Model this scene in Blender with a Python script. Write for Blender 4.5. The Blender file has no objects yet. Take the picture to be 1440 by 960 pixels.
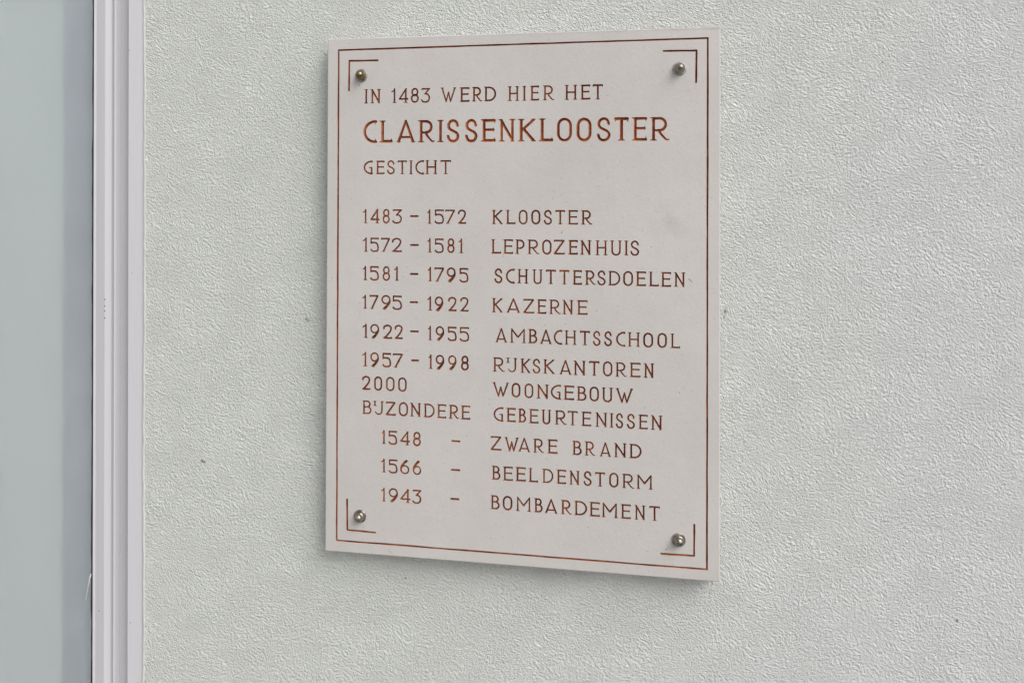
import bpy, bmesh, math, random
import numpy as np
from mathutils import Matrix, Vector

# ------------------------------------------------------------------ camera, sky, sun, exposure
scene = bpy.context.scene
COL = scene.collection
ZC = 1.70            # height of the plaque's centre above the pavement (m)
D = 0.022            # plaque's face stands this far in front of the wall (wall face is y = 0)

def to_world(x, y, z=0.0):
    """plaque coordinates in mm (x right, y up, z towards the street from its face) -> metres"""
    return Vector((x / 1000.0, -D - z / 1000.0, ZC + y / 1000.0))

cam_data = bpy.data.cameras.new('camera')
cam = bpy.data.objects.new('camera', cam_data)
COL.objects.link(cam)
right = (0.98926605, 0.00314601, -0.14609172)
up = (-0.00199105, 0.99996561, 0.00805132)
back = (0.14611202, -0.00767402, 0.98923829)
t = lambda v: (v[0], -v[2], v[1])
r_, u_, b_ = t(right), t(up), t(back)
pos = to_world(126.4078, 126.1519, 886.8237)
cam.matrix_world = Matrix(((r_[0], u_[0], b_[0], pos.x), (r_[1], u_[1], b_[1], pos.y),
                           (r_[2], u_[2], b_[2], pos.z), (0, 0, 0, 1)))
cam_data.sensor_width = 36.0
cam_data.lens = 25.0
cam_data.shift_y = -(480.0 - 271.295) / 1440.0
cam_data.clip_start = 0.02
cam_data.clip_end = 500.0
scene.camera = cam

SUN_EL, SUN_ROT = math.radians(47), math.radians(128)
world = bpy.data.worlds.new('World')
scene.world = world
world.use_nodes = True
wn = world.node_tree
wn.nodes.clear()
sky = wn.nodes.new('ShaderNodeTexSky')
sky.sky_type = 'NISHITA'
sky.sun_disc = False
sky.sun_elevation = SUN_EL
sky.sun_rotation = SUN_ROT
sky.dust_density = 4.0
hsv = wn.nodes.new('ShaderNodeHueSaturation')     # thin overcast: most of the blue is gone
hsv.inputs['Saturation'].default_value = 0.22
bg = wn.nodes.new('ShaderNodeBackground')
bg.inputs['Strength'].default_value = 0.142
wo = wn.nodes.new('ShaderNodeOutputWorld')
wn.links.new(sky.outputs[0], hsv.inputs['Color'])
tc = wn.nodes.new('ShaderNodeTexCoord')              # below the horizon: the grey pavement's bounced light
sx = wn.nodes.new('ShaderNodeSeparateXYZ')
mr = wn.nodes.new('ShaderNodeMapRange')
mr.inputs['From Min'].default_value = 0.02
mr.inputs['From Max'].default_value = -0.04
mw = wn.nodes.new('ShaderNodeMix')
mw.data_type = 'RGBA'
mw.inputs[7].default_value = (1.7, 1.62, 1.50, 1.0)
wn.links.new(tc.outputs['Generated'], sx.inputs[0])
wn.links.new(sx.outputs['Z'], mr.inputs['Value'])
wn.links.new(mr.outputs[0], mw.inputs[0])
wn.links.new(hsv.outputs[0], mw.inputs[6])
wn.links.new(mw.outputs[2], bg.inputs['Color'])
wn.links.new(bg.outputs[0], wo.inputs['Surface'])

sun_data = bpy.data.lights.new('sun', 'SUN')
sun_data.energy = 1.35
sun_data.angle = math.radians(44)
sun_data.color = (1.0, 0.975, 0.945)
sun = bpy.data.objects.new('sun', sun_data)
COL.objects.link(sun)
sd = Vector((math.sin(SUN_ROT) * math.cos(SUN_EL), math.cos(SUN_ROT) * math.cos(SUN_EL), math.sin(SUN_EL)))
sun.rotation_euler = sd.to_track_quat('Z', 'Y').to_euler()
sun.location = (2, -3, 5)

scene.view_settings.view_transform = 'Standard'
scene.view_settings.look = 'None'
scene.view_settings.exposure = 0.43
scene.view_settings.gamma = 1.0
scene.render.engine = 'CYCLES'
scene.cycles.use_denoising = True
scene.cycles.max_bounces = 8

# ------------------------------------------------------------------ helpers
def tag(o, label, cat, group=None, kind=None):
    o['label'] = label
    o['category'] = cat
    if group: o['group'] = group
    if kind: o['kind'] = kind
    return o

def empty(name, loc=(0, 0, 0)):
    o = bpy.data.objects.new(name, None)
    o.location = loc
    o.empty_display_size = 0.1
    COL.objects.link(o)
    return o

def link_mesh(name, me, mats, parent=None):
    o = bpy.data.objects.new(name, me)
    for m in (mats if isinstance(mats, (list, tuple)) else [mats]):
        me.materials.append(m)
    COL.objects.link(o)
    if parent is not None:
        o.parent = parent
        o.matrix_parent_inverse = parent.matrix_world.inverted() if False else Matrix.Translation(-Vector(parent.location))
    return o

def obj_bm(name, bm, mats, parent=None, smooth=False):
    me = bpy.data.meshes.new(name)
    bmesh.ops.recalc_face_normals(bm, faces=bm.faces)
    bm.to_mesh(me)
    bm.free()
    if smooth:
        for p in me.polygons: p.use_smooth = True
    return link_mesh(name, me, mats, parent)

def add_box(bm, x0, x1, y0, y1, z0, z1):
    v = [bm.verts.new(c) for c in ((x0, y0, z0), (x1, y0, z0), (x1, y1, z0), (x0, y1, z0),
                                   (x0, y0, z1), (x1, y0, z1), (x1, y1, z1), (x0, y1, z1))]
    for f in ((0, 3, 2, 1), (4, 5, 6, 7), (0, 1, 5, 4), (1, 2, 6, 5), (2, 3, 7, 6), (3, 0, 4, 7)):
        bm.faces.new([v[i] for i in f])

def add_lathe(bm, prof, n, M):
    """prof: (radius, height along local +Z); closed at the ends when the radius is 0"""
    rings = []
    for r, h in prof:
        if r < 1e-7:
            rings.append([bm.verts.new(M @ Vector((0, 0, h)))])
        else:
            rings.append([bm.verts.new(M @ Vector((r * math.cos(2 * math.pi * k / n), r * math.sin(2 * math.pi * k / n), h))) for k in range(n)])
    for a, b in zip(rings, rings[1:]):
        for k in range(n):
            k2 = (k + 1) % n
            if len(a) == 1: bm.faces.new((a[0], b[k], b[k2]))
            elif len(b) == 1: bm.faces.new((a[k], b[0], a[k2]))
            else: bm.faces.new((a[k], b[k], b[k2], a[k2]))

class NT:
    def __init__(self, name):
        self.m = bpy.data.materials.new(name)
        self.m.use_nodes = True
        self.t = self.m.node_tree
        self.t.nodes.clear()
        self.out = self.n('ShaderNodeOutputMaterial')
        self.b = self.n('ShaderNodeBsdfPrincipled')
        self.l(self.b.outputs[0], self.out.inputs['Surface'])
        self.co = self.n('ShaderNodeTexCoord').outputs['Object']
    def n(self, ty, **kw):
        nd = self.t.nodes.new(ty)
        for k, v in kw.items(): setattr(nd, k, v)
        return nd
    def l(self, a, b): self.t.links.new(a, b)
    def noise(self, scale, detail=2.0, rough=0.5, dist=0.0, vec=None):
        nd = self.n('ShaderNodeTexNoise')
        nd.inputs['Scale'].default_value = scale
        nd.inputs['Detail'].default_value = detail
        nd.inputs['Roughness'].default_value = rough
        nd.inputs['Distortion'].default_value = dist
        self.l(vec if vec is not None else self.co, nd.inputs['Vector'])
        return nd.outputs['Fac']
    def mapping(self, rot=(0, 0, 0), scale=(1, 1, 1), loc=(0, 0, 0), vec=None):
        nd = self.n('ShaderNodeMapping')
        nd.inputs['Rotation'].default_value = rot
        nd.inputs['Scale'].default_value = scale
        nd.inputs['Location'].default_value = loc
        self.l(vec if vec is not None else self.co, nd.inputs['Vector'])
        return nd.outputs[0]
    def ramp(self, fac, a, b, lo=0.0, hi=1.0):
        """map fac from [lo,hi] to [a,b] (floats), clamped"""
        nd = self.n('ShaderNodeMapRange')
        for k, v in (('From Min', lo), ('From Max', hi), ('To Min', a), ('To Max', b)):
            nd.inputs[k].default_value = v
        self.l(fac, nd.inputs['Value'])
        return nd.outputs[0]
    def mix(self, fac, a, b, mode='MIX'):
        nd = self.n('ShaderNodeMix', data_type='RGBA', blend_type=mode)
        for s, v in ((nd.inputs[6], a), (nd.inputs[7], b)):
            if isinstance(v, tuple): s.default_value = (*v, 1.0)
            else: self.l(v, s)
        if isinstance(fac, float): nd.inputs[0].default_value = fac
        else: self.l(fac, nd.inputs[0])
        return nd.outputs[2]
    def math(self, op, a, b=None):
        nd = self.n('ShaderNodeMath', operation=op)
        for s, v in zip(nd.inputs, (a, b)):
            if v is None: continue
            if isinstance(v, (int, float)): s.default_value = v
            else: self.l(v, s)
        return nd.outputs[0]
    def bump(self, h, dist, strength=1.0, prev=None):
        nd = self.n('ShaderNodeBump')
        nd.inputs['Distance'].default_value = dist
        nd.inputs['Strength'].default_value = strength
        self.l(h, nd.inputs['Height'])
        if prev is not None: self.l(prev, nd.inputs['Normal'])
        return nd.outputs[0]
    def set(self, color=None, rough=None, metal=None, normal=None, spec=None):
        for k, v in (('Base Color', color), ('Roughness', rough), ('Metallic', metal), ('Specular IOR Level', spec)):
            if v is None: continue
            if isinstance(v, tuple): self.b.inputs[k].default_value = (*v, 1.0)
            elif isinstance(v, (int, float)): self.b.inputs[k].default_value = v
            else: self.l(v, self.b.inputs[k])
        if normal is not None: self.l(normal, self.b.inputs['Normal'])
        return self.m

# ------------------------------------------------------------------ materials
def mat_stucco():
    s = NT('stucco')
    # trowelled render: fine crusty ridges that lean down to the right, drifting in direction
    w = s.n('ShaderNodeTexNoise'); w.inputs['Scale'].default_value = 13; w.inputs['Detail'].default_value = 3
    s.l(s.co, w.inputs['Vector'])
    sub = s.n('ShaderNodeVectorMath', operation='SUBTRACT'); s.l(w.outputs['Color'], sub.inputs[0]); sub.inputs[1].default_value = (.5, .5, .5)
    sc = s.n('ShaderNodeVectorMath', operation='SCALE'); s.l(sub.outputs[0], sc.inputs[0]); sc.inputs['Scale'].default_value = 0.03
    ad = s.n('ShaderNodeVectorMath', operation='ADD'); s.l(s.co, ad.inputs[0]); s.l(sc.outputs[0], ad.inputs[1])
    v = s.mapping(rot=(0, math.radians(-32), 0), vec=ad.outputs[0])
    v = s.mapping(scale=(1.0, 1.0, 1.45), vec=v)
    n1 = s.noise(258, 2.5, 0.60, 0.6, v)
    n2 = s.noise(400, 2.0, 0.6, 0.3, v)
    n3 = s.noise(22, 3.0, 0.55)
    amp = s.ramp(n3, 0.92, 1.04, 0.35, 0.65)
    h = s.math('ADD', s.math('MULTIPLY', n1, amp), s.math('MULTIPLY', s.math('MULTIPLY', n2, amp), 0.6))
    sp_ = s.n('ShaderNodeSeparateXYZ'); s.l(s.co, sp_.inputs[0]); sx = sp_.outputs['X']
    big = s.noise(2.2, 3.0, 0.5)
    col = s.mix(s.ramp(s.math('ADD', s.math('MULTIPLY', sx, 0.9), big), 0, 1, .12, .98), (0.572, 0.592, 0.557), (0.584, 0.591, 0.588))
    col = s.mix(s.ramp(s.noise(9, 4, .6), 0, .08, .45, .75), col, (0.53, 0.545, 0.515))
    sp = s.ramp(s.noise(120, 1.0, .4, 0), 0, .75, .80, .86)
    col = s.mix(sp, col, (0.16, 0.155, 0.14))
    # a few dark knocks in the render
    for q, rad, c_ in (((259.0, -12.9), .0030, .12), ((257.6, -19.0), .0018, .2), ((-287.5, -37.0), .0020, .08), ((-285.4, -39.6), .0019, .08), ((523.6, -368.7), .0020, .05),
                   ((-451.7, 344.4), .0016, .12), ((-521.9, -470.0), .0018, .15), ((441.6, 290.7), .0016, .22), ((-438.0, -236.4), .0026, .04), ((-434.3, -237.4), .0020, .08),
                   ((-147.7, -373), .0016, .1), ((-192, 203), .0013, .2), ((372, -60), .0014, .25)):
        d = s.n('ShaderNodeVectorMath', operation='DISTANCE'); s.l(ad.outputs[0] if False else s.co, d.inputs[0])
        p_ = to_world(*q); d.inputs[1].default_value = (p_.x, 0.0, p_.z)
        dd = s.math('ADD', d.outputs['Value'], s.math('MULTIPLY', s.math('SUBTRACT', n2, .5), rad * 2.2))
        col = s.mix(s.ramp(dd, .85, 0, rad * .35, rad), col, (c_, c_, c_ * .92))
    return s.set(col, 0.85, normal=s.bump(h, 0.0034, 1.0), spec=0.25)

def mat_stone():
    s = NT('cast_stone')
    c = s.mix(s.ramp(s.noise(7, 4, .55), 0, 1, .3, .7), (0.468, 0.447, 0.428), (0.512, 0.490, 0.470))
    c = s.mix(s.ramp(s.noise(60, 3, .6), 0, .35, .45, .8), c, (0.438, 0.416, 0.402))
    c = s.mix(s.ramp(s.noise(420, 1, .5), 0, .75, .71, .79), c, (0.27, 0.25, 0.235))
    c = s.mix(s.ramp(s.noise(300, 1, .5, 0, s.mapping(loc=(3, 1, 7))), 0, .5, .72, .82), c, (0.60, 0.58, 0.57))
    # one old smudge near the right edge
    d = s.n('ShaderNodeVectorMath', operation='DISTANCE'); s.l(s.co, d.inputs[0]); d.inputs[1].default_value = tuple(to_world(192, 96))
    sm = s.math('MULTIPLY', s.ramp(d.outputs['Value'], 1, 0, .004, .034), s.ramp(s.noise(45, 3, .6), 0, .42, .38, .7))
    c = s.mix(sm, c, (0.33, 0.315, 0.295))
    # grime caught along the worn top edge
    sp_ = s.n('ShaderNodeSeparateXYZ'); s.l(s.co, sp_.inputs[0])
    top = s.ramp(s.math('ADD', sp_.outputs['Z'], s.math('MULTIPLY', s.noise(26, 3, .6), .006)), 0, .6, to_world(0, 333.5).z, to_world(0, 337.5).z)
    c = s.mix(s.math('MULTIPLY', top, s.ramp(sp_.outputs['X'], .15, 1, -.1, .22)), c, (0.27, 0.255, 0.235))
    h = s.math('ADD', s.noise(260, 3, .6), s.noise(35, 2, .5))
    return s.set(c, s.ramp(s.noise(30, 3, .6), .55, .72, .3, .7), normal=s.bump(h, 0.00022, 1.0), spec=0.3)

def mat_paint_groove(name='groove_paint', k=1.6):
    s = NT(name)
    c = s.mix(s.ramp(s.noise(55, 3, .6), 0, 1, .36, .64), (0.095 * k, 0.020 * k, 0.016), (0.200 * k, 0.068 * k, 0.024 * k))
    c = s.mix(s.ramp(s.noise(11, 2, .55), 0, .30, .42, .62), c, (0.085, 0.017, 0.018))     # where the old dark paint survives
    c = s.mix(s.ramp(s.noise(240, 2, .6), 0, .7, .56, .72), c, (0.09, 0.03, 0.022))
    return s.set(c, 0.6, normal=s.bump(s.noise(600, 2, .5), 0.0002), spec=0.3)

def mat_scuff():
    s = NT('scuff')
    c = s.mix(s.ramp(s.noise(300, 2, .6), 0, 1, .35, .65), (0.20, 0.185, 0.165), (0.38, 0.36, 0.335))
    return s.set(c, 0.8, spec=0.2)

def mat_steel(name, tint, rough):
    s = NT(name)
    c = s.mix(s.ramp(s.noise(160, 3, .6), 0, 1, .38, .66), tint, tuple(k * .42 for k in tint))
    r = s.ramp(s.noise(220, 3, .6), rough - .04, rough + .16, .35, .7)
    return s.set(c, r, 1.0, s.bump(s.noise(500, 2, .5), 0.00015))

def mat_white_paint():
    s = NT('white_frame_paint')
    c = s.mix(s.ramp(s.noise(5, 3, .5, 0, s.mapping(scale=(1, 1, .25))), 0, 1, .3, .7), (0.452, 0.450, 0.470), (0.470, 0.468, 0.488))
    c = s.mix(s.ramp(s.noise(75, 2, .6), 0, .55, .76, .84), c, (0.30, 0.29, 0.28))
    for q, rad in (((-588.5, -451.5), .0013), ((-541, -464), .0011), ((-546.6, -482), .0012), ((-531, -548), .0013), ((-548.5, 331), .0010), ((-543, 20), .0009)):
        d = s.n('ShaderNodeVectorMath', operation='DISTANCE'); s.l(s.mapping(scale=(1, 0, 1)), d.inputs[0])
        p_ = to_world(*q); d.inputs[1].default_value = (p_.x, 0.0, p_.z)
        c = s.mix(s.ramp(d.outputs['Value'], .75, 0, rad * .4, rad), c, (0.12, 0.12, 0.12))
    h = s.noise(40, 3, .5, 0, s.mapping(scale=(3, 3, .4)))
    return s.set(c, 0.38, normal=s.bump(h, 0.0004), spec=0.4)

def mat_plain(name, col, rough, var=.12, scale=20, spec=.4):
    s = NT(name)
    c = s.mix(s.ramp(s.noise(scale, 3, .55), 0, 1, .3, .7), col, tuple(k * (1 - var) for k in col))
    return s.set(c, rough, spec=spec)

def mat_frosted():
    s = NT('frosted_glass')
    s.b.inputs['Transmission Weight'].default_value = 1.0
    s.b.inputs['IOR'].default_value = 1.45
    s.set((0.97, 0.99, 0.99), s.ramp(s.noise(18, 3, .5), .42, .5, .3, .7), normal=s.bump(s.noise(9, 2, .5), 0.0006))
    return s.m

# ------------------------------------------------ text: [letter, left, right, baseline, height] in mm
INSCRIPTION = [
 ('IN 1483 WERD HIER HET', [["I",-199.2,-194.4,248.9,18.3],["N",-191.3,-176.9,248.9,18.3],["1",-163.2,-156.0,248.9,18.3],["4",-153.1,-140.6,248.9,18.3],["8",-137.0,-126.2,248.9,18.3],["3",-123.1,-111.3,248.9,18.3],["W",-97.6,-76.7,248.9,18.4],["E",-72.4,-59.9,248.9,18.4],["R",-56.4,-43.2,248.9,18.4],["D",-40.9,-25.2,249.0,18.4],["H",-10.4,4.3,249.0,18.4],["I",8.8,12.6,249.0,18.5],["E",17.8,29.1,249.0,18.5],["R",34.2,48.4,249.0,18.5],["H",61.4,77.3,249.0,18.5],["E",80.9,93.0,249.0,18.5],["T",96.0,109.1,249.0,18.5]]),
 ('CLARISSENKLOOSTER', [["C",-200.4,-183.1,197.9,28.2],["L",-178.5,-161.5,197.8,28.2],["A",-155.8,-130.9,197.8,28.3],["R",-126.8,-105.1,197.8,28.3],["I",-101.5,-93.4,197.8,28.3],["S",-89.6,-72.4,197.7,28.3],["S",-65.7,-48.8,197.7,28.4],["E",-44.5,-26.2,197.7,28.4],["N",-22.4,-0.3,197.7,28.4],["K",2.9,25.1,197.6,28.4],["L",29.2,46.7,197.6,28.5],["O",51.9,70.7,197.6,28.5],["O",76.3,95.0,197.5,28.5],["S",101.2,118.7,197.5,28.5],["T",122.6,140.7,197.5,28.6],["E",144.5,162.2,197.5,28.6],["R",166.5,189.5,197.4,28.6]]),
 ('GESTICHT', [["G",-199.9,-187.9,157.1,17.0],["E",-183.3,-171.7,157.0,17.2],["S",-168.5,-157.7,157.0,17.3],["T",-154.2,-141.6,156.9,17.4],["I",-138.4,-134.0,156.9,17.4],["C",-130.5,-119.5,156.8,17.5],["H",-117.2,-101.4,156.8,17.6],["T",-97.6,-83.3,156.7,17.7]]),
 ('1483 - 1572 KLOOSTER', [["1",-200.8,-194.2,93.3,18.0],["4",-190.6,-178.2,93.3,18.0],["8",-174.0,-164.2,93.3,18.0],["3",-160.7,-148.0,93.4,18.0],["-",-137.3,-125.7,93.7,18.3],["1",-114.6,-108.7,93.4,17.9],["5",-104.8,-92.4,93.5,17.9],["7",-91.2,-77.8,93.5,17.8],["2",-74.3,-63.4,93.5,17.8],["K",-30.1,-16.4,93.6,17.7],["L",-12.4,-0.2,93.7,17.7],["O",4.0,15.3,93.7,17.7],["O",19.8,31.5,93.7,17.7],["S",35.5,46.3,93.8,17.6],["T",50.0,62.7,93.8,17.6],["E",65.5,78.2,93.8,17.6],["R",82.4,96.0,93.9,17.6]]),
 ('1572 - 1581 LEPROZENHUIS', [["1",-200.9,-193.6,56.4,18.0],["5",-190.4,-178.8,56.4,18.0],["7",-176.0,-163.5,56.4,18.0],["2",-161.3,-148.0,56.4,18.0],["-",-137.1,-125.3,56.6,18.3],["1",-114.4,-108.2,56.4,18.0],["5",-104.5,-92.6,56.4,18.0],["8",-88.1,-78.3,56.4,18.0],["1",-73.6,-67.0,56.4,18.0],["L",-31.1,-18.5,56.4,18.0],["E",-15.7,-3.2,56.4,18.0],["P",-0.1,12.0,56.4,18.0],["R",15.4,30.3,56.4,18.0],["O",33.7,45.6,56.4,18.0],["Z",48.2,62.3,56.4,18.0],["E",66.4,78.1,56.4,18.0],["N",81.0,95.3,56.4,18.0],["H",100.0,115.0,56.4,18.0],["U",118.2,132.3,56.4,18.0],["I",135.6,139.9,56.4,18.0],["S",142.6,153.6,56.4,18.0]]),
 ('1581 - 1795 SCHUTTERSDOELEN', [["1",-200.7,-194.2,19.4,18.1],["5",-190.6,-178.6,19.4,18.1],["8",-173.7,-163.5,19.4,18.1],["1",-158.5,-151.7,19.4,18.0],["-",-137.2,-125.7,19.4,18.3],["1",-113.9,-107.6,19.4,18.0],["7",-104.9,-91.5,19.3,18.0],["9",-88.6,-76.4,19.3,18.0],["5",-72.0,-60.2,19.3,17.9],["S",-27.0,-16.2,19.3,17.9],["C",-12.2,-1.4,19.3,17.9],["H",2.5,16.6,19.3,17.9],["U",21.7,34.6,19.3,17.8],["T",38.2,51.3,19.2,17.8],["T",55.2,68.2,19.2,17.8],["E",71.8,83.3,19.2,17.8],["R",87.2,100.5,19.2,17.8],["S",102.3,112.9,19.2,17.7],["D",115.8,130.6,19.2,17.7],["O",134.0,146.1,19.2,17.7],["E",149.3,161.5,19.2,17.7],["L",165.0,177.0,19.1,17.7],["E",179.6,191.6,19.1,17.7],["N",195.0,209.0,19.1,17.6]]),
 ('1795 - 1922 KAZERNE', [["1",-201.2,-194.2,-17.6,17.8],["7",-191.2,-178.7,-17.6,17.8],["9",-175.1,-162.2,-17.6,17.8],["5",-160.2,-147.5,-17.6,17.8],["-",-137.3,-125.9,-16.8,18.3],["1",-114.1,-107.4,-17.7,17.8],["9",-104.2,-92.5,-17.7,17.8],["2",-86.7,-75.3,-17.7,17.8],["2",-71.0,-59.8,-17.7,17.8],["K",-29.7,-16.0,-17.8,17.8],["A",-11.1,6.3,-17.8,17.8],["Z",10.0,24.2,-17.8,17.8],["E",27.4,39.1,-17.9,17.8],["R",42.8,57.2,-17.9,17.8],["N",59.1,73.2,-17.9,17.8],["E",77.4,90.3,-17.9,17.8]]),
 ('1922 - 1955 AMBACHTSSCHOOL', [["1",-200.7,-193.1,-55.3,18.0],["9",-189.9,-177.5,-55.4,18.0],["2",-172.7,-160.3,-55.4,17.9],["2",-157.3,-146.1,-55.4,17.9],["-",-136.7,-124.9,-54.2,18.2],["1",-113.1,-107.3,-55.4,17.9],["9",-102.8,-91.2,-55.4,17.8],["5",-87.1,-75.2,-55.4,17.8],["5",-71.5,-59.0,-55.4,17.8],["A",-25.3,-10.2,-55.4,17.7],["M",-6.5,13.5,-55.4,17.7],["B",16.5,28.1,-55.4,17.7],["A",31.4,46.2,-55.4,17.7],["C",48.5,58.7,-55.4,17.6],["H",62.0,77.2,-55.4,17.6],["T",80.8,93.9,-55.4,17.6],["S",97.0,106.8,-55.4,17.6],["S",110.8,120.8,-55.4,17.6],["C",125.5,136.3,-55.4,17.5],["H",139.6,154.8,-55.4,17.5],["O",158.4,170.5,-55.4,17.5],["O",175.5,186.9,-55.4,17.5],["L",190.9,202.5,-55.4,17.5]]),
 ('1957 - 1998 RIJKSKANTOREN', [["1",-200.9,-193.6,-92.1,18.1],["9",-189.7,-177.7,-92.1,18.0],["5",-173.5,-161.6,-92.1,18.0],["7",-159.5,-145.6,-92.2,18.0],["-",-135.0,-124.4,-91.2,18.2],["1",-112.3,-106.4,-92.2,18.0],["9",-102.7,-91.0,-92.3,18.0],["9",-86.4,-75.0,-92.3,17.9],["8",-69.6,-59.2,-92.3,17.9],["R",-28.3,-13.2,-92.4,17.9],["J",-11.2,2.9,-92.4,17.9],["K",6.8,19.5,-92.5,17.8],["S",22.0,32.1,-92.5,17.8],["K",35.6,49.9,-92.5,17.8],["A",55.7,70.9,-92.5,17.8],["N",73.1,88.7,-92.6,17.8],["T",92.4,105.5,-92.6,17.8],["O",109.5,121.2,-92.6,17.8],["R",124.7,138.6,-92.7,17.7],["E",142.0,155.2,-92.7,17.7],["N",158.8,172.0,-92.7,17.7]]),
 ('2000 WOONGEBOUW', [["2",-200.7,-189.2,-122.4,17.7],["O",-184.4,-173.4,-122.5,17.7],["O",-168.4,-156.9,-122.6,17.7],["O",-152.2,-140.7,-122.7,17.7],["W",-28.8,-7.4,-123.4,17.6],["O",-4.4,6.9,-123.6,17.6],["O",12.0,23.2,-123.6,17.6],["N",27.1,42.8,-123.8,17.6],["G",45.0,57.2,-123.8,17.6],["E",61.1,74.1,-123.9,17.6],["B",77.4,89.5,-124.0,17.6],["O",93.2,104.8,-124.1,17.6],["U",108.3,121.9,-124.2,17.6],["W",125.1,146.7,-124.4,17.6]]),
 ('BIJZONDERE GEBEURTENISSEN', [["B",-200.2,-187.6,-153.8,17.4],["J",-185.2,-171.1,-153.8,17.4],["Z",-168.7,-155.1,-153.9,17.4],["O",-151.2,-138.8,-154.0,17.4],["N",-136.2,-121.4,-154.1,17.4],["D",-118.2,-103.6,-154.2,17.4],["E",-100.7,-88.7,-154.3,17.5],["R",-85.0,-71.7,-154.4,17.5],["E",-69.4,-57.5,-154.4,17.5],["G",-27.3,-15.2,-154.7,17.5],["E",-11.0,0.8,-154.7,17.5],["B",4.0,14.3,-154.8,17.5],["E",17.7,29.5,-154.9,17.5],["U",33.6,45.8,-155.0,17.6],["R",50.3,65.0,-155.1,17.6],["T",66.1,78.8,-155.2,17.6],["E",83.2,95.2,-155.2,17.6],["N",100.2,115.4,-155.3,17.6],["I",118.7,121.9,-155.4,17.6],["S",125.2,134.6,-155.5,17.6],["S",138.7,148.9,-155.5,17.6],["E",152.7,163.9,-155.6,17.6],["N",167.6,182.0,-155.7,17.7]]),
 ('1548 - ZWARE BRAND', [["1",-174.2,-168.3,-191.1,17.4],["5",-164.7,-153.1,-191.1,17.4],["4",-149.5,-136.3,-191.1,17.4],["8",-132.2,-121.6,-191.2,17.4],["-",-81.6,-69.8,-191.7,18.0],["Z",-31.0,-16.9,-191.3,17.4],["W",-13.2,5.2,-191.4,17.4],["A",4.3,19.5,-191.4,17.4],["R",23.2,36.8,-191.4,17.4],["E",41.1,53.5,-191.4,17.4],["B",72.1,83.8,-191.5,17.4],["R",87.4,100.2,-191.5,17.4],["A",105.7,119.8,-191.5,17.4],["N",123.1,138.7,-191.6,17.4],["D",141.8,156.8,-191.6,17.4]]),
 ('1566 - BEELDENSTORM', [["1",-174.7,-168.1,-227.8,17.3],["5",-164.3,-152.4,-227.9,17.3],["6",-149.4,-136.7,-227.9,17.3],["6",-132.6,-121.1,-227.9,17.3],["-",-82.1,-69.9,-228.1,18.0],["B",-29.3,-18.2,-228.2,17.4],["E",-15.0,-2.6,-228.3,17.4],["E",1.1,14.0,-228.3,17.4],["L",17.4,29.3,-228.3,17.4],["D",34.5,48.6,-228.4,17.4],["E",52.5,64.4,-228.4,17.4],["N",68.0,81.7,-228.5,17.4],["S",85.8,96.3,-228.5,17.4],["T",100.0,112.8,-228.6,17.4],["O",117.4,128.9,-228.6,17.4],["R",133.2,148.0,-228.7,17.4],["M",150.6,170.1,-228.7,17.4]]),
 ('1943 - BOMBARDEMENT', [["1",-174.1,-167.9,-264.9,17.4],["9",-164.1,-151.3,-264.9,17.4],["4",-148.9,-135.4,-265.0,17.4],["3",-132.4,-120.7,-265.0,17.4],["-",-82.8,-70.9,-264.8,18.0],["B",-30.8,-19.0,-265.4,17.5],["O",-15.2,-2.8,-265.5,17.5],["M",1.7,20.8,-265.6,17.5],["B",24.5,35.4,-265.6,17.5],["A",37.9,53.9,-265.7,17.5],["R",58.1,71.6,-265.8,17.6],["D",74.7,90.6,-265.8,17.6],["E",93.3,105.9,-265.9,17.6],["M",108.4,128.1,-266.0,17.6],["E",131.6,143.7,-266.1,17.6],["N",148.0,161.9,-266.1,17.6],["T",165.9,179.0,-266.2,17.6]]),
]

# ------------------------------------------------------------------ lettering: every glyph is a set of tapered strokes
# a stroke is (x0, y0, x1, y1, half-width at start, half-width at end), in mm
def crom(pts, n=7):
    P = [pts[0]] + list(pts) + [pts[-1]]
    out = []
    for i in range(1, len(P) - 2):
        p0, p1, p2, p3 = P[i - 1], P[i], P[i + 1], P[i + 2]
        for k in range(n):
            q = k / n
            out.append(tuple(0.5 * ((2 * p1[j]) + (-p0[j] + p2[j]) * q + (2 * p0[j] - 5 * p1[j] + 4 * p2[j] - p3[j]) * q * q
                       + (-p0[j] + 3 * p1[j] - 3 * p2[j] + p3[j]) * q ** 3) for j in (0, 1)))
    out.append(tuple(pts[-1]))
    return out

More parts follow.
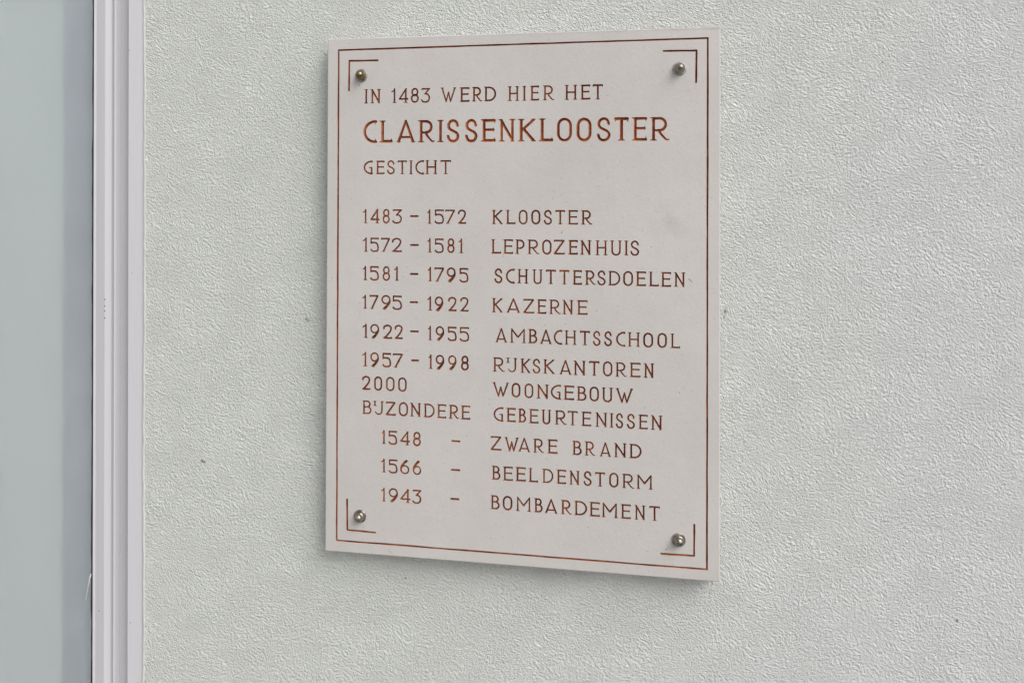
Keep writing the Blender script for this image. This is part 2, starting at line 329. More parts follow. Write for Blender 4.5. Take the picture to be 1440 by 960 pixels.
def glyph(ch, W, H, h):
    S = []
    s = 0.145 * H                                   # serif reach from a stem's centre line
    def ln(x0, y0, x1, y1, a=h, b=None): S.append((x0, y0, x1, y1, a, a if b is None else b))
    def poly(pts, a=h, b=None):
        b = a if b is None else b
        n = len(pts) - 1
        for i in range(n):
            ln(*pts[i], *pts[i + 1], a + (b - a) * i / n, a + (b - a) * (i + 1) / n)
    def arc(cx, cy, rx, ry, a0, a1, n=16, a=h, b=None):
        poly([(cx + rx * math.cos(math.radians(a0 + (a1 - a0) * k / n)), cy + ry * math.sin(math.radians(a0 + (a1 - a0) * k / n))) for k in range(n + 1)], a, b)
    def foot(x, y, up, l=1, r=1, reach=s):          # flared serif whose outer edge lies on y
        sg = 1 if up else -1
        for side, on in ((-1, l), (1, r)):
            if on: ln(x, y + sg * h * .75, x + side * reach * on, y + sg * h * .2, h * .85, h * .2)
    def stem(x, b=(1, 1), t_=(1, 1), y0=0, y1=H):
        ln(x, y0 + h * .75, x, y1 - h * .75)
        foot(x, y0, True, *b)
        foot(x, y1, False, *t_)
    def tick(x, y, dy, w=h): ln(x, y, x + .12 * dy * 0, y + dy, w * .85, w * .12)
    if ch == 'I': stem(W / 2)
    elif ch == 'L':
        stem(s, (1, 0), (1, 1)); ln(s, h * .8, W - h * .6, h * .8); tick(W - h * .5, h * .8, .13 * H)
    elif ch == 'E':
        x = s * .95
        stem(x, (1, 0), (1, 0))
        ln(x, H - h * .8, W - h * .6, H - h * .8); tick(W - h * .5, H - h * .8, -.13 * H)
        ln(x, h * .8, W - h * .6, h * .8); tick(W - h * .5, h * .8, .13 * H)
        m = W * .86; ln(x, .53 * H, m, .53 * H, h * .9); tick(m, .53 * H, .09 * H); tick(m, .53 * H, -.09 * H)
    elif ch == 'T':
        ln(h, H - h * .8, W - h, H - h * .8); tick(h * .8, H - h * .8, -.14 * H); tick(W - h * .8, H - h * .8, -.14 * H)
        stem(W / 2, (1, 1), (0, 0))
    elif ch == 'H':
        stem(s); stem(W - s); ln(s, .51 * H, W - s, .51 * H, h * .9)
    elif ch == 'N':
        x1 = s * 1.05; x2 = W - s
        ln(x1, h * .75, x1, H - h * 1.2, h * .9); foot(x1, 0, True)
        ln(x1 * .9, H - h * .8, x2, h); foot(x1, H, False, 1.0, 0)
        stem(x2, (.6, .6), (1, 1))
    elif ch == 'A':
        a = s * .75
        ln(W / 2, H - h * .4, a, h * .75, h * .8, h); ln(W / 2, H - h * .4, W - a, h * .75, h * .85, h * 1.05)
        foot(a, 0, True, 1, .8, s * .75); foot(W - a, 0, True, .8, 1, s * .75)
        ln(W * .27, .235 * H, W * .73, .235 * H, h * .8)
    elif ch == 'M':
        x1 = s * .9; x2 = W - s * .9
        ln(x1, h * .75, x1 * .9, H - h * .3, h, h * .7); ln(x2, h * .75, x2 + .1 * s, H - h * .3, h, h * .7)
        foot(x1, 0, True); foot(x2, 0, True)
        ln(x1 * .9, H - h * .5, W / 2, .40 * H, h * .85, h); ln(x2 + .1 * s, H - h * .5, W / 2, .40 * H, h * .85, h)
    elif ch == 'W':
        a = s * .85
        ln(a, H - h * .75, .36 * W, h * .4, h, h * .8); ln(.36 * W, h * .4, .5 * W, .68 * H, h * .8)
        ln(.5 * W, .68 * H, .63 * W, h * .4, h * .8); ln(.63 * W, h * .4, W - a, H - h * .75, h * .8, h)
        foot(a, H, False, 1, 1, s * .85); foot(W - a, H, False, 1, 1, s * .85)
    elif ch == 'Z':
        ln(h, H - h * .8, W - h * 1.3, H - h * .8); tick(h * .8, H - h * .8, -.13 * H)
        ln(W - h * 1.4, H - h, h * 1.3, h * 1.1, h * 1.05)
        ln(h, h * .8, W - h, h * .8); tick(W - h * .7, h * .8, .12 * H)
    elif ch == 'K':
        x = s * .95
        stem(x); a = W - s * .7
        ln(x + h * .6, .50 * H, a, H - h * .75, h * .9); foot(a, H, False, .9, .9, s * .75)
        ln(x + h * 1.5, .56 * H, a, h * .75, h); foot(a, 0, True, .8, 1, s * .8)
    elif ch in 'RP':
        x = s * .95; w_ = W * (.88 if ch == 'R' else .97) - h; lo = (.44 if ch == 'R' else .40) * H
        stem(x, (1, 1), (1, 0))
        ry = (H - h * .8 - lo) / 2; cx = w_ - min(ry, (w_ - x) * .75)
        ln(x, H - h * .8, cx, H - h * .8, h * .9); arc(cx, lo + ry, w_ - cx, ry, 90, -90, 16); ln(cx, lo, x, lo, h * .8)
        if ch == 'R':
            poly(crom([(x + (w_ - x) * .42, lo), (x + (w_ - x) * .62, .28 * H), (W * .80, .07 * H), (W * .90, h * .55), (W - h * .25, .055 * H)]), h, h * .45)
    elif ch == 'B':
        x = s * .95; stem(x, (1, 0), (1, 0)); mid = .53 * H
        for (lo, hi, xr) in ((mid, H - h * .8, W * .90 - h), (h * .8, mid, W - h)):
            ry = (hi - lo) / 2; cx = xr - min(ry, (xr - x) * .75)
            ln(x, hi, cx, hi, h * .85); arc(cx, lo + ry, xr - cx, ry, 90, -90, 14); ln(cx, lo, x, lo, h * .85)
    elif ch == 'D':
        x = s * .95; stem(x, (1, 0), (1, 0)); cx = x + (W - x) * .28
        ln(x, H - h * .8, cx, H - h * .8, h * .85); arc(cx, H / 2, W - h - cx, H / 2 - h * .8, 90, -90, 22); ln(cx, h * .8, x, h * .8, h * .9)
    elif ch == 'O':
        r = W / 2 - h; ry = r * 1.12
        ln(h, ry + h * .6, h, H - ry - h * .6); ln(W - h, ry + h * .6, W - h, H - ry - h * .6)
        arc(W / 2, H - ry - h * .6, r, ry, 180, 0, 18); arc(W / 2, ry + h * .6, r, ry, 180, 360, 18)
    elif ch == 'U':
        x1 = s * .9; x2 = W - s * .9; r = (x2 - x1) / 2; ry = r * .95
        ln(x1, ry + h * .4, x1, H - h * .75); ln(x2, ry + h * .4, x2, H - h * .75)
        foot(x1, H, False); foot(x2, H, False)
        arc((x1 + x2) / 2, ry + h * .4, r, ry, 180, 360, 18)
    elif ch == 'S':
        X = lambda u: h + u * (W - 2 * h)
        Y = lambda v: h * .5 + v * (H - h)
        p = [(.93, .76), (.80, .93), (.50, 1.0), (.19, .92), (.06, .75), (.20, .59), (.50, .50), (.83, .40), (.98, .24), (.82, .06), (.48, .0), (.16, .07), (.02, .24)]
        poly(crom([(X(a), Y(b)) for a, b in p], 5))
        ln(X(.93), Y(.76), X(1.0), Y(.70), h, h * .2); ln(X(.02), Y(.24), X(-.03), Y(.31), h, h * .2)
    elif ch in 'CG':
        cx = W * .92
        arc(cx, H / 2, cx - h, H / 2 - h * .5, 86, 274, 26)
        x = W - h * .7
        ln(cx, H - h * .6, x, H - h * .8); tick(x, H - h * .7, -.14 * H)
        if ch == 'C': ln(cx, h * .6, x, h * .8); tick(x, h * .7, .14 * H)
        else:
            ln(W - h, h * .7, W - h, .50 * H, h, h * .9); ln(W * .64, .50 * H, W - h, .50 * H, h * .5, h * .85); ln(cx, h * .6, W - h, h * .8)
            tick(W * .66, .50 * H, -.07 * H, h * .6)
    elif ch == 'J':                                  # the Dutch ij: a small raised i in the curve of the j
        x = W - s; a = W * .15
        ln(a, .66 * H + h, a, H - h * .6, h * .85); foot(a, H, False, 1, 1, s * .9); foot(a, .64 * H, True, 1, 1, s * .9)
        ln(x, .36 * H, x, H - h * .75); foot(x, H, False)
        poly(crom([(x, .38 * H), (x - .04 * W, .17 * H), (x - .24 * W, .035 * H), (x - .48 * W, .075 * H), (x - .62 * W, .20 * H)]), h, h * .75)
    elif ch == '1':
        x = W - s
        ln(x, h * .75, x, H - h * .4, h, h * .9); foot(x, 0, True)
        poly(crom([(x, H - h * .5), (x - .35 * (x - h), .86 * H), (h * .8, .79 * H)]), h * .8, h * .7)
    elif ch == '2':
        r = W * .45 - h
        poly(crom([(h * 1.0, .72 * H), (W * .14, .86 * H), (W * .47, H - h * .6), (W * .80, .87 * H), (W * .86, .70 * H), (W * .70, .45 * H), (W * .10 + h, h * 1.0)], 6))
        ln(h * 1.2, h * .8, W - h, h * .8); tick(W - h * .7, h * .8, .12 * H); ln(h * 1.2, .72 * H, h * .4, .69 * H, h * .9, h * .2)
    elif ch == '3':
        ln(h, H - h * .8, W * .92, H - h * .8); tick(h * .9, H - h * .8, -.13 * H)
        ln(W * .90, H - h * .9, W * .42, .60 * H, h * .9)
        poly(crom([(W * .42, .60 * H), (W * .72, .57 * H), (W - h, .36 * H), (W * .90 - h, .12 * H), (W * .50, h * .5), (W * .18, .07 * H), (h * .6, .17 * H)], 6), h * .95, h)
    elif ch == '4':
        x = W * .76
        ln(x, h * .75, x, H - h * .5); foot(x, 0, True); foot(x, H, False, 0, 1, s * .7)
        ln(x, H - h * .8, h * 1.0, .27 * H, h * .9); ln(h, .27 * H, W - h * .6, .27 * H, h * .95); tick(W - h * .5, .27 * H, .08 * H); tick(W - h * .5, .27 * H, -.08 * H)
    elif ch == '5':
        ln(W * .10, H - h * .8, W - h, H - h * .8); tick(W - h * .8, H - h * .8, -.12 * H)
        ln(W * .10, H - h * .8, W * .10, .60 * H, h * .9, h * .8)
        poly(crom([(W * .10, .61 * H), (W * .34, .655 * H), (W * .74, .60 * H), (W - h, .34 * H), (W * .84, .09 * H), (W * .50, h * .4), (W * .22, .055 * H), (h, .15 * H)], 6))
    elif ch in '69':
        T = (lambda a, b: (a, b)) if ch == '6' else (lambda a, b: (W - a, H - b))
        rx = W * .48 - h * .9; ry = .315 * H - h * .5; cx, cy = W * .52, .315 * H
        poly([T(cx + rx * math.cos(2 * math.pi * k / 24), cy + ry * math.sin(2 * math.pi * k / 24)) for k in range(25)], h * .95)
        poly([T(*q) for q in crom([(cx - rx, cy * .95), (W * .16, .52 * H), (W * .40, .76 * H), (W * .66, H - h * .9)])], h * .95, h * 1.7)
        q0 = T(W * .66, H - h * .9); q1 = T(W * .90, H - h * .3); q2 = T(W * .5, H - h * .3)
        ln(*q0, *q1, h * 1.1, h * .15)
    elif ch == '7':
        ln(h, H - h * .8, W - h * 1.2, H - h * .8); tick(h * .8, H - h * .8, -.13 * H)
        ln(W - h * 1.2, H - h * .9, W * .28, h * .75, h); foot(W * .28, 0, True, 1, .9)
    elif ch == '8':
        a = .275 * H - h * .3; b = .235 * H
        arc(W / 2, h * .5 + a, W / 2 - h, a, 0, 360, 24); arc(W / 2, H - h * .5 - b, W * .45 - h, b, 0, 360, 24)
    elif ch == '-':
        ln(h * 1.1, H / 2, W - h * 1.1, H / 2, h * 1.1)
        for x in (h * .8, W - h * .8): ln(x, H / 2 + h * .6, x, H / 2 - h * .6, h * .5)
    return S

# ------------------------------------------------------------------ carving: one depth field over the whole face
PW, PH = 250.0, 334.54           # half size of the slab in mm
EDGE = 1.2                       # worn arris
G = 0.42                          # carving resolution in mm
NX = int(round((PW - EDGE) * 2 / G)); NY = int(round((PH - EDGE) * 2 / G))
GX = -(PW - EDGE) + np.arange(NX + 1) * (2 * (PW - EDGE) / NX)
GY = -(PH - EDGE) + np.arange(NY + 1) * (2 * (PH - EDGE) / NY)
FIELD = np.full((NY + 1, NX + 1), -1.0, dtype=np.float64)

def rasterise(strokes):
    """-> (i0, j0, field window): signed reach of the chisel, positive inside the cut"""
    xs = [c for s_ in strokes for c in (s_[0] - s_[4] - 1, s_[2] - s_[5] - 1, s_[0] + s_[4] + 1, s_[2] + s_[5] + 1)]
    ys = [c for s_ in strokes for c in (s_[1] - s_[4] - 1, s_[3] - s_[5] - 1, s_[1] + s_[4] + 1, s_[3] + s_[5] + 1)]
    i0, i1 = np.searchsorted(GX, (min(xs), max(xs))); j0, j1 = np.searchsorted(GY, (min(ys), max(ys)))
    i0, j0 = max(i0 - 1, 1), max(j0 - 1, 1); i1, j1 = min(i1 + 1, NX), min(j1 + 1, NY)
    win = np.full((j1 - j0, i1 - i0), -1.0)
    for x0, y0, x1, y1, a, b in strokes:
        m = max(a, b) + 1.0
        ia, ib = np.searchsorted(GX, (min(x0, x1) - m, max(x0, x1) + m)); ja, jb = np.searchsorted(GY, (min(y0, y1) - m, max(y0, y1) + m))
        ia, ja = max(ia, i0), max(ja, j0); ib, jb = min(ib, i1), min(jb, j1)
        if ia >= ib or ja >= jb: continue
        X = GX[ia:ib][None, :]; Y = GY[ja:jb][:, None]
        dx, dy = x1 - x0, y1 - y0; L2 = dx * dx + dy * dy
        q = np.clip(((X - x0) * dx + (Y - y0) * dy) / L2, 0, 1) if L2 > 1e-9 else np.zeros((jb - ja, ib - ia))
        f = (a + (b - a) * q) - np.hypot(X - x0 - q * dx, Y - y0 - q * dy)
        sub = win[ja - j0:jb - j0, ia - i0:ib - i0]
        np.maximum(sub, f, out=sub)
    return i0, j0, win

SADDLE_SKIP = 0
def carve_mesh(name, strokes, slope, dmax):
    """the lining of one cut, as a mesh; also stamps the cut into FIELD so that the slab's face is open there"""
    i0, j0, f = rasterise(strokes)
    f[np.abs(f) < 1e-4] = 1e-4
    FIELD[j0:j0 + f.shape[0], i0:i0 + f.shape[1]] = np.maximum(FIELD[j0:j0 + f.shape[0], i0:i0 + f.shape[1]], f)
    verts, faces = [], []
    pos = f > 0
    full = pos[:-1, :-1] & pos[:-1, 1:] & pos[1:, :-1] & pos[1:, 1:]
    anyp = pos[:-1, :-1] | pos[:-1, 1:] | pos[1:, :-1] | pos[1:, 1:]
    idx = -np.ones(f.shape, dtype=int)
    used = np.zeros(f.shape, bool)
    for dj in (0, 1):
        for di in (0, 1): used[dj:f.shape[0] - 1 + dj, di:f.shape[1] - 1 + di] |= full
    jj, ii = np.nonzero(used)
    idx[jj, ii] = np.arange(len(jj))
    for j, i in zip(jj, ii):
        verts.append((GX[i0 + i], GY[j0 + j], -min(f[j, i] * slope, dmax)))
    for j, i in zip(*np.nonzero(full)):
        faces.append((idx[j, i], idx[j, i + 1], idx[j + 1, i + 1], idx[j + 1, i]))
    edge_cells = anyp & ~full
    for j, i in zip(*np.nonzero(edge_cells)):
        for poly in split_cell(f, i, j, True):
            base = len(verts)
            for (x, y, v) in poly: verts.append((GX[i0] + x * (GX[1] - GX[0]), GY[j0] + y * (GY[1] - GY[0]), -min(max(v, 0) * slope, dmax)))
            faces.append(tuple(range(base, base + len(poly))))
    me = bpy.data.meshes.new(name)
    me.from_pydata([to_world(*v)[:] for v in verts], [], faces)
    me.update()
    return me

def split_cell(f, i, j, inside):
    c = [(i, j, f[j, i]), (i + 1, j, f[j, i + 1]), (i + 1, j + 1, f[j + 1, i + 1]), (i, j + 1, f[j + 1, i])]
    if not inside: c = [(x, y, -v) for x, y, v in c]
    sg = [v > 0 for _, _, v in c]
    cross = lambda a, b: (a[0] + (b[0] - a[0]) * a[2] / (a[2] - b[2]), a[1] + (b[1] - a[1]) * a[2] / (a[2] - b[2]), 0.0)
    if sg[0] == sg[2] and sg[1] == sg[3] and sg[0] != sg[1] and not inside:     # saddle: two separate corners outside
        return [[cross(c[k - 1], c[k]), c[k], cross(c[k], c[(k + 1) % 4])] for k in range(4) if sg[k]]
    out = []
    for k in range(4):
        a, b = c[k], c[(k + 1) % 4]
        if a[2] > 0: out.append(a)
        if (a[2] > 0) != (b[2] > 0): out.append(cross(a, b))
    return [out] if len(out) >= 3 else []

def slab_mesh(name, scuffs, thick):
    verts, faces, mi = [], [], []
    f = FIELD
    pos = f > 0
    plain = ~(pos[:-1, :-1] | pos[:-1, 1:] | pos[1:, :-1] | pos[1:, 1:])
    full = pos[:-1, :-1] & pos[:-1, 1:] & pos[1:, :-1] & pos[1:, 1:]
    vid = {}
    def gv(i, j):
        k = (i, j)
        if k not in vid:
            vid[k] = len(verts); verts.append((GX[i], GY[j], 0.0))
        return vid[k]
    prev = {}                                            # runs of untouched cells, merged downwards when they repeat
    for j in range(NY + 1):
        runs = {}
        if j < NY:
            row = np.concatenate(([0], plain[j].astype(np.int8), [0]))
            d = np.diff(row)
            for a, b in zip(np.nonzero(d == 1)[0], np.nonzero(d == -1)[0]): runs[(a, b)] = j
        nxt = {}
        for k in runs: nxt[k] = prev.pop(k, j)
        for (a, b), js in prev.items():
            faces.append((gv(a, js), gv(b, js), gv(b, j), gv(a, j))); mi.append(0)
        prev = nxt
    for j, i in zip(*np.nonzero(~plain & ~full)):
        for poly in split_cell(f, i, j, False):
            base = len(verts)
            for (x, y, v) in poly: verts.append((GX[0] + x * (GX[1] - GX[0]), GY[0] + y * (GY[1] - GY[0]), 0.0))
            faces.append(tuple(range(base, base + len(poly)))); mi.append(0)
    def ring(hx, hy, z):
        b = len(verts); verts.extend([(-hx, -hy, z), (hx, -hy, z), (hx, hy, z), (-hx, hy, z)]); return b
    rr = [ring(PW - EDGE, PH - EDGE, 0), ring(PW - EDGE * .3, PH - EDGE * .3, -EDGE * .3), ring(PW, PH, -EDGE), ring(PW, PH, -thick)]
    for a, b in zip(rr, rr[1:]):
        for k in range(4):
            k2 = (k + 1) % 4
            faces.append((a + k, b + k, b + k2, a + k2)); mi.append(0)
    faces.append((rr[-1] + 3, rr[-1] + 2, rr[-1] + 1, rr[-1])); mi.append(0)
    V = [to_world(*v)[:] for v in verts]
    for me in scuffs:                                     # worn scratches stay in the slab's own mesh
        b = len(V)
        V.extend([v.co[:] for v in me.vertices])
        for p in me.polygons: faces.append(tuple(b + k for k in p.vertices)); mi.append(1)
    me = bpy.data.meshes.new(name)
    me.from_pydata(V, [], faces)
    me.polygons.foreach_set('material_index', mi)
    me.update()
    return me

# ------------------------------------------------------------------ the wall and the window
M_stucco, M_stone, M_groove, M_scuff, M_white = mat_stucco(), mat_stone(), mat_paint_groove(), mat_scuff(), mat_white_paint()
M_bright = mat_paint_groove('orange_groove_paint', 2.1)
M_line = mat_paint_groove('line_groove_paint', 1.7)
TILT = math.tan(math.radians(0.33))
TOPZ = 3.6
def jx(x, z): return x - (z - (ZC - .08)) * TILT          # the opening's edge leans a trifle against the plaque

def lean_box(bm, x0, x1, y0, y1, z0, z1, l0=True, l1=True):
    c = []
    for z in (z0, z1):
        for x, y, on in ((x0, y0, l0), (x1, y0, l1), (x1, y1, l1), (x0, y1, l0)):
            c.append(bm.verts.new((jx(x, z) if on else x, y, z)))
    for f in ((0, 3, 2, 1), (4, 5, 6, 7), (0, 1, 5, 4), (1, 2, 6, 5), (2, 3, 7, 6), (3, 0, 4, 7)):
        bm.faces.new([c[i] for i in f])

XJ = -0.5262                    # where the render stops against the frame
XL = -1.62                      # far side of the opening
WZ0, WZ1 = 0.55, 2.75
bm = bmesh.new()
lean_box(bm, XJ, 1.6, 0.0, 0.30, 0.0, TOPZ, True, False)
add_box(bm, -2.6, XL, 0.0, 0.30, 0.0, TOPZ)
wall = obj_bm('stucco_wall', bm, M_stucco)
bm = bmesh.new(); bm.from_mesh(wall.data)
lean_box(bm, XL, XJ, 0.0, 0.30, 0.0, WZ0, False, True)
lean_box(bm, XL, XJ, 0.0, 0.30, WZ1, TOPZ, False, True)
bm.to_mesh(wall.data); bm.free()
tag(wall, 'pale grey-green house wall in rough trowelled stucco behind the inscribed plaque', 'wall')

window = empty('window', (-1.07, 0.0, WZ0))
tag(window, 'frosted window in a moulded white frame at the left edge of the wall', 'window')

# plan of the moulded jamb, from the wall leftwards: (x, y)
PROF = [(XJ + .012, .10), (XJ + .012, .004), (-.5246, .0030), (-.5262, .0006), (-.5461, -.0052), (-.5468, -.0054), (-.5474, -.0050), (-.5474, .0066), (-.5672, .0066), (-.5675, .0052),
        (-.5688, -.0020), (-.5694, -.0031), (-.5703, -.0035), (-.5712, -.0031), (-.5719, -.0008), (-.5762, -.0006), (-.5770, -.0010), (-.5825, -.0047), (-.5833, -.0052), (-.5900, -.0053),
        (-.5971, -.0052), (-.5978, -.0059), (-.5982, -.0073), (-.5988, -.0076), (-.5994, -.0070), (-.5996, -.0060), (-.5996, .10)]
def jamb(bm, mirror):
    z0, z1 = WZ0 - .0, WZ1
    rows = []
    for z in (z0, z1):
        rows.append([bm.verts.new(((jx(x, z) if not mirror else (XL + XJ) - x), y, z)) for x, y in PROF])
    n = len(PROF)
    for k in range(n): bm.faces.new((rows[0][k], rows[0][(k + 1) % n], rows[1][(k + 1) % n], rows[1][k]))
    bm.faces.new(rows[0]); bm.faces.new(rows[1][::-1])
bm = bmesh.new(); jamb(bm, False)
obj_bm('jamb', bm, M_white, window)
bm = bmesh.new(); jamb(bm, True)
obj_bm('jamb', bm, M_white, window)
# a wavering bead of filler where the render meets the frame
bm = bmesh.new()
pr = None
rs_ = random.Random(8)
wv = [rs_.uniform(-.0007, .0007) for _ in range(400)]
for k in range(int((WZ1 - WZ0) / .006)):
    z = WZ0 + .001 + k * .006
    c_ = jx(XJ - .0001, z) + .6 * (wv[k] + wv[k + 1]) + .0008 * math.sin(k * .09) * math.sin(k * .023 + 1)
    ring = [bm.verts.new((c_ + q, y, z)) for q, y in ((-.0022, .006), (-.0020, -.0003), (-.0010, -.0013), (.0006 + wv[k + 2], -.0014), (.0018 + wv[k + 3], -.0006), (.0022, .006))]
    if pr:
        for a in range(5): bm.faces.new((pr[a], pr[a + 1], ring[a + 1], ring[a]))
    pr = ring
obj_bm('filler_bead', bm, mat_plain('filler', (0.50, 0.505, 0.485), .8, .12, 60, .2), window)
xa, xb = -1.549, -.5998
bm = bmesh.new(); lean_box(bm, xa, xb, -.004, .10, WZ1 - .07, WZ1 - .001, False, True); obj_bm('head_rail', bm, M_white, window)
bm = bmesh.new(); lean_box(bm, xa, xb, -.02, .10, WZ0 + .001, WZ0 + .06, False, True); obj_bm('sill', bm, M_white, window)
M_rubber = mat_plain('gasket_rubber', (0.022, 0.023, 0.026), .6, .3, 60)
bm = bmesh.new()
random.seed(4)
zs = [WZ0 + .062 + k * .02 for k in range(int((WZ1 - WZ0 - .134) / .02) + 1)]
prev = None
for z in zs:                                              # a thin, slightly wavy black seal
    w = .0021 + random.uniform(-.0006, .0005)
    ring = [bm.verts.new((jx(xb - .0002 - q[0], z), q[1], z)) for q in ((w, -.0066), (.0001, -.0070), (.0001, .012), (w, .012))]
    if prev:
        for k in range(4): bm.faces.new((prev[k], prev[(k + 1) % 4], ring[(k + 1) % 4], ring[k]))
    else: bm.faces.new(ring)
    prev = ring
bm.faces.new(prev[::-1])
obj_bm('gasket', bm, M_rubber, window)
bm = bmesh.new(); lean_box(bm, xa, xb - .0038, -.0030, .0020, WZ0 + .062, WZ1 - .072, False, True)
obj_bm('glass_pane', bm, mat_frosted(), window)
bm = bmesh.new(); lean_box(bm, xa + .003, xb - .0535, .0085, .014, WZ0 + .062, WZ1 - .072, False, True)
obj_bm('blind', bm, mat_plain('blind_fabric', (0.735, 0.785, 0.79), .9, .03, 3, .1), window)
bm = bmesh.new(); lean_box(bm, xb - .0530, xb - .0038, .0040, .026, WZ0 + .062, WZ1 - .072, True, True)
obj_bm('inner_stile', bm, mat_plain('inner_stile_paint', (0.545, 0.58, 0.63), .7, .05, 4, .2), window)

M_dot = mat_plain('dark_pin_hole', (0.05, 0.05, 0.055), .8, .1)
for (px_, pz_) in ((-584.9, -17.2), (-584.8, -26.2), (-584.8, -33.1), (-584.7, -43.1)):
    bm = bmesh.new()
    c_ = to_world(px_ + 1.6, pz_, 0); c_.y = -.00545
    bmesh.ops.create_circle(bm, cap_ends=True, radius=.0009, segments=8, matrix=Matrix.Translation(c_) @ Matrix.Rotation(math.radians(90), 4, 'X'))
    obj_bm('pin_hole', bm, M_dot, window)

# a stray thread of paint or cobweb hanging from the seal
bm = bmesh.new()
tp = [to_world(-600.3, -400.5, -15.5), to_world(-601.4, -405.5, -14.0), to_world(-602.6, -411.0, -14.6), to_world(-605.6, -420.5, -15.6), to_world(-608.0, -430.5, -16.4), to_world(-609.6, -438.8, -17.0)]
pr = None
for k, q in enumerate(tp):
    r = .0009 if k == 0 else .00075 * (1 - .12 * k)
    ring = [bm.verts.new(q + Vector((r * math.cos(a), r * math.sin(a), 0))) for a in (0, 1.257, 2.513, 3.770, 5.027)]
    if pr:
        for a in range(5): bm.faces.new((pr[a], pr[(a + 1) % 5], ring[(a + 1) % 5], ring[a]))
    else: bm.faces.new(ring)
    pr = ring
bm.faces.new(pr[::-1])
tag(obj_bm('thread', bm, mat_plain('thread_white', (0.72, 0.74, 0.73), .6, .05)), 'thin white thread hanging from the black window seal beside the frame', 'thread')

# ------------------------------------------------------------------ the plaque
plaque = empty('memorial_plaque', to_world(0, -PH, -10))
tag(plaque, 'pale stone wall plaque carved with red-brown lettering and held by four metal bolts', 'plaque')

def small_shift(strokes, ox, oy): return [(a + ox, b + oy, c + ox, d + oy, w0, w1) for a, b, c, d, w0, w1 in strokes]
random.seed(11)
for text, letters in INSCRIPTION:
    strokes = []
    for ch, x0, x1, y0, H in letters:
        h = (0.0640 if H < 24 else 0.0650) * H * random.uniform(.94, 1.06)
        strokes += small_shift(glyph(ch, x1 - x0, H, h), x0, y0 + random.uniform(-.12, .12))
    big_ = letters[0][4] > 24
    me = carve_mesh('inscription_line', strokes, 1.35 if big_ else 1.7, 3.4)
    o = link_mesh('inscription_line', me, M_bright if big_ else M_groove, plaque)
    o['label'] = 'carved line reading ' + text

def wobble(p, q, w, n, amp):
    pts = [(p[0] + (q[0] - p[0]) * k / n, p[1] + (q[1] - p[1]) * k / n) for k in range(n + 1)]
    hor = abs(q[0] - p[0]) > abs(q[1] - p[1])
    pts = [(a, b + random.uniform(-amp, amp)) if hor else (a + random.uniform(-amp, amp), b) for a, b in pts]
    ws = [w * random.uniform(.86, 1.12) for _ in pts]
    return [(*pts[k], *pts[k + 1], ws[k], ws[k + 1]) for k in range(n)]
bc = [(-234.6, 319.2), (235.0, 321.2), (234.5, -320.4), (-234.2, -319.4)]
st = []
for k in range(4): st += wobble(bc[k], bc[(k + 1) % 4], 1.12, 22, .12)
link_mesh('border_line', carve_mesh('border_line', st, 1.9, 2.0), M_line, plaque)
for tri in (((-220.3, 266.4), (-219.9, 304.8), (-181.6, 304.6)), ((182.3, 306.9), (221.7, 306.4), (221.2, 267.7)),
            ((-220.2, -265.8), (-219.7, -305.0), (-181.9, -305.8)), ((219.7, -267.8), (219.5, -305.2), (180.5, -305.5))):
    st = wobble(tri[0], tri[1], 1.2, 5, .08) + wobble(tri[1], tri[2], 1.2, 5, .08)
    link_mesh('corner_bracket', carve_mesh('corner_bracket', st, 1.9, 2.2), M_line, plaque)

SCUFFS = [[[-86.2, 113.2], [-79.7, 117.7], .9], [[-67.3, 1.6], [-56.2, 5.9], .5], [[-31.7, 80.1], [-28.0, 77.5], .6], [[57.5, 82.9], [59.2, 86.4], .6],
  [[213.2, 28.3], [216.6, 24.9], 1.1], [[185.7, -300.7], [189.1, -297.0], .6], [[189.1, -312.6], [190.8, -316.7], .7], [[94.3, 191.7], [96.9, 189.9], .45],
  [[92.6, 158.2], [94.3, 155.5], .45], [[-152.7, 269.0], [-148.9, 269.9], .45], [[104.2, 52.5], [105.9, 54.3], .5], [[167.3, 67.4], [169.9, 67.0], .5],
  [[56.4, 129.0], [59.1, 132.5], .4], [[-163.3, -328.6], [-158.5, -331.0], .5], [[-198.8, -300.2], [-196.9, -300.1], .6], [[-206.5, 272.4], [-205.7, 274.4], .7],
  [[112.5, 253.2], [116.0, 254.1], .45], [[46.7, 125.4], [47.5, 128.1], .4], [[31.4, 163.7], [28.7, 161.9], .35], [[102.3, 141.4], [104.9, 141.4], .4],
  [[151.3, -92.2], [157.3, -88.5], .4], [[159.1, -131.0], [162.5, -126.5], .35], [[201.6, -108.4], [202.4, -110.1], .5], [[-30.4, -301.8], [-29.5, -303.5], .4],
  [[-148.4, -274.8], [-147.4, -275.6], .6], [[70.7, -267.2], [71.6, -269.8], .45], [[183.0, -169.7], [183.9, -168.8], .5], [[-31.0, -128.2], [-34.6, -126.5], .4]]
rs = random.Random(5)
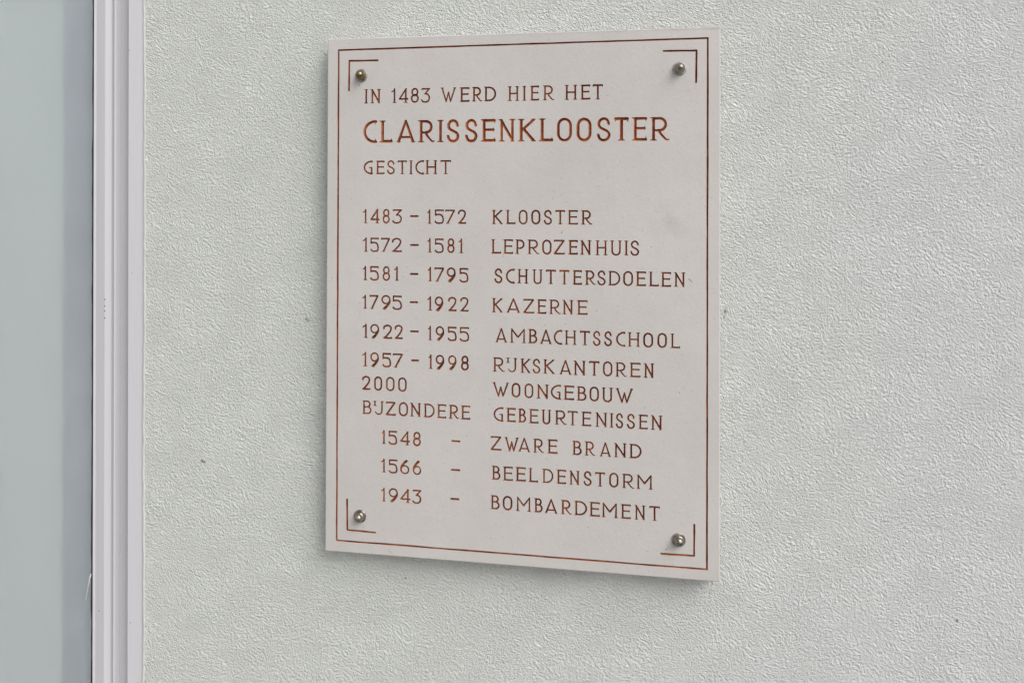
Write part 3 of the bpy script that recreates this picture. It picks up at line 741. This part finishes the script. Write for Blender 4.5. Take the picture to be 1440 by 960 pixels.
for k in range(70):                                       # tiny nicks
    x, y = rs.uniform(-228, 228), rs.uniform(-312, 312); a = rs.uniform(0, 6.28); l = rs.uniform(.2, 2.2)
    SCUFFS.append([[x, y], [x + l * math.cos(a), y + l * math.sin(a)], rs.uniform(.25, .42)])
sc_me = []
for p, q, w in SCUFFS:
    st = [(p[0], p[1], q[0], q[1], w, w * .45)]
    i0, j0, win = rasterise(st)
    if (FIELD[j0 - 1:j0 + win.shape[0] + 1, i0 - 1:i0 + win.shape[1] + 1] > -.9).any(): continue
    sc_me.append(carve_mesh('scuff', st, .5, .5))
slab = link_mesh('stone_slab', slab_mesh('stone_slab', sc_me, 17.0), [M_stone, M_scuff], plaque)
for me in sc_me: bpy.data.meshes.remove(me)

M_steel = mat_steel('weathered_steel', (0.40, 0.36, 0.31), .28)
M_brass = mat_steel('bronzed_steel', (0.28, 0.225, 0.135), .26)
M_wash = mat_steel('washer_steel', (0.46, 0.43, 0.40), .34)
cap = [(.0030, -.0212), (.0030, .0006), (.0062, .0006), (.0062, .0043), (.0059, .0047), (.0053, .0052), (.0051, .0064)]
cap += [(.0051 * math.cos(a), .0064 + .0050 * math.sin(a)) for a in [math.radians(x) for x in range(8, 90, 9)]] + [(0, .0114)]
cap = [(0, -.0212)] + cap
wash = [(.0034, .00005), (.0083, .00005), (.0083, .0010), (.0080, .0014), (.0074, .0015), (.0034, .0017), (.0034, .00005)]
for (x, y, m, r) in ((-203.4, 285.2, M_brass, .0), (201.5, 284.9, M_steel, .4), (-202.3, -285.8, M_steel, .9), (201.2, -287.0, M_steel, .2)):
    Mx = Matrix.Translation(to_world(x, y, .02)) @ Matrix.Rotation(math.radians(90), 4, 'X') @ Matrix.Rotation(r, 4, 'Z')
    bm = bmesh.new(); add_lathe(bm, cap, 28, Mx)
    b = obj_bm('bolt', bm, m, plaque, True)
    bm = bmesh.new(); add_lathe(bm, wash, 32, Mx)
    w = link_mesh('washer', bpy.data.meshes.new('washer'), M_wash)
    bmesh.ops.recalc_face_normals(bm, faces=bm.faces); bm.to_mesh(w.data); bm.free()
    w.parent = b
    w.matrix_parent_inverse = Matrix.Identity(4)
    for p in b.data.polygons: p.use_smooth = True
    if m is M_brass: b['label'] = 'bolt browned with age'
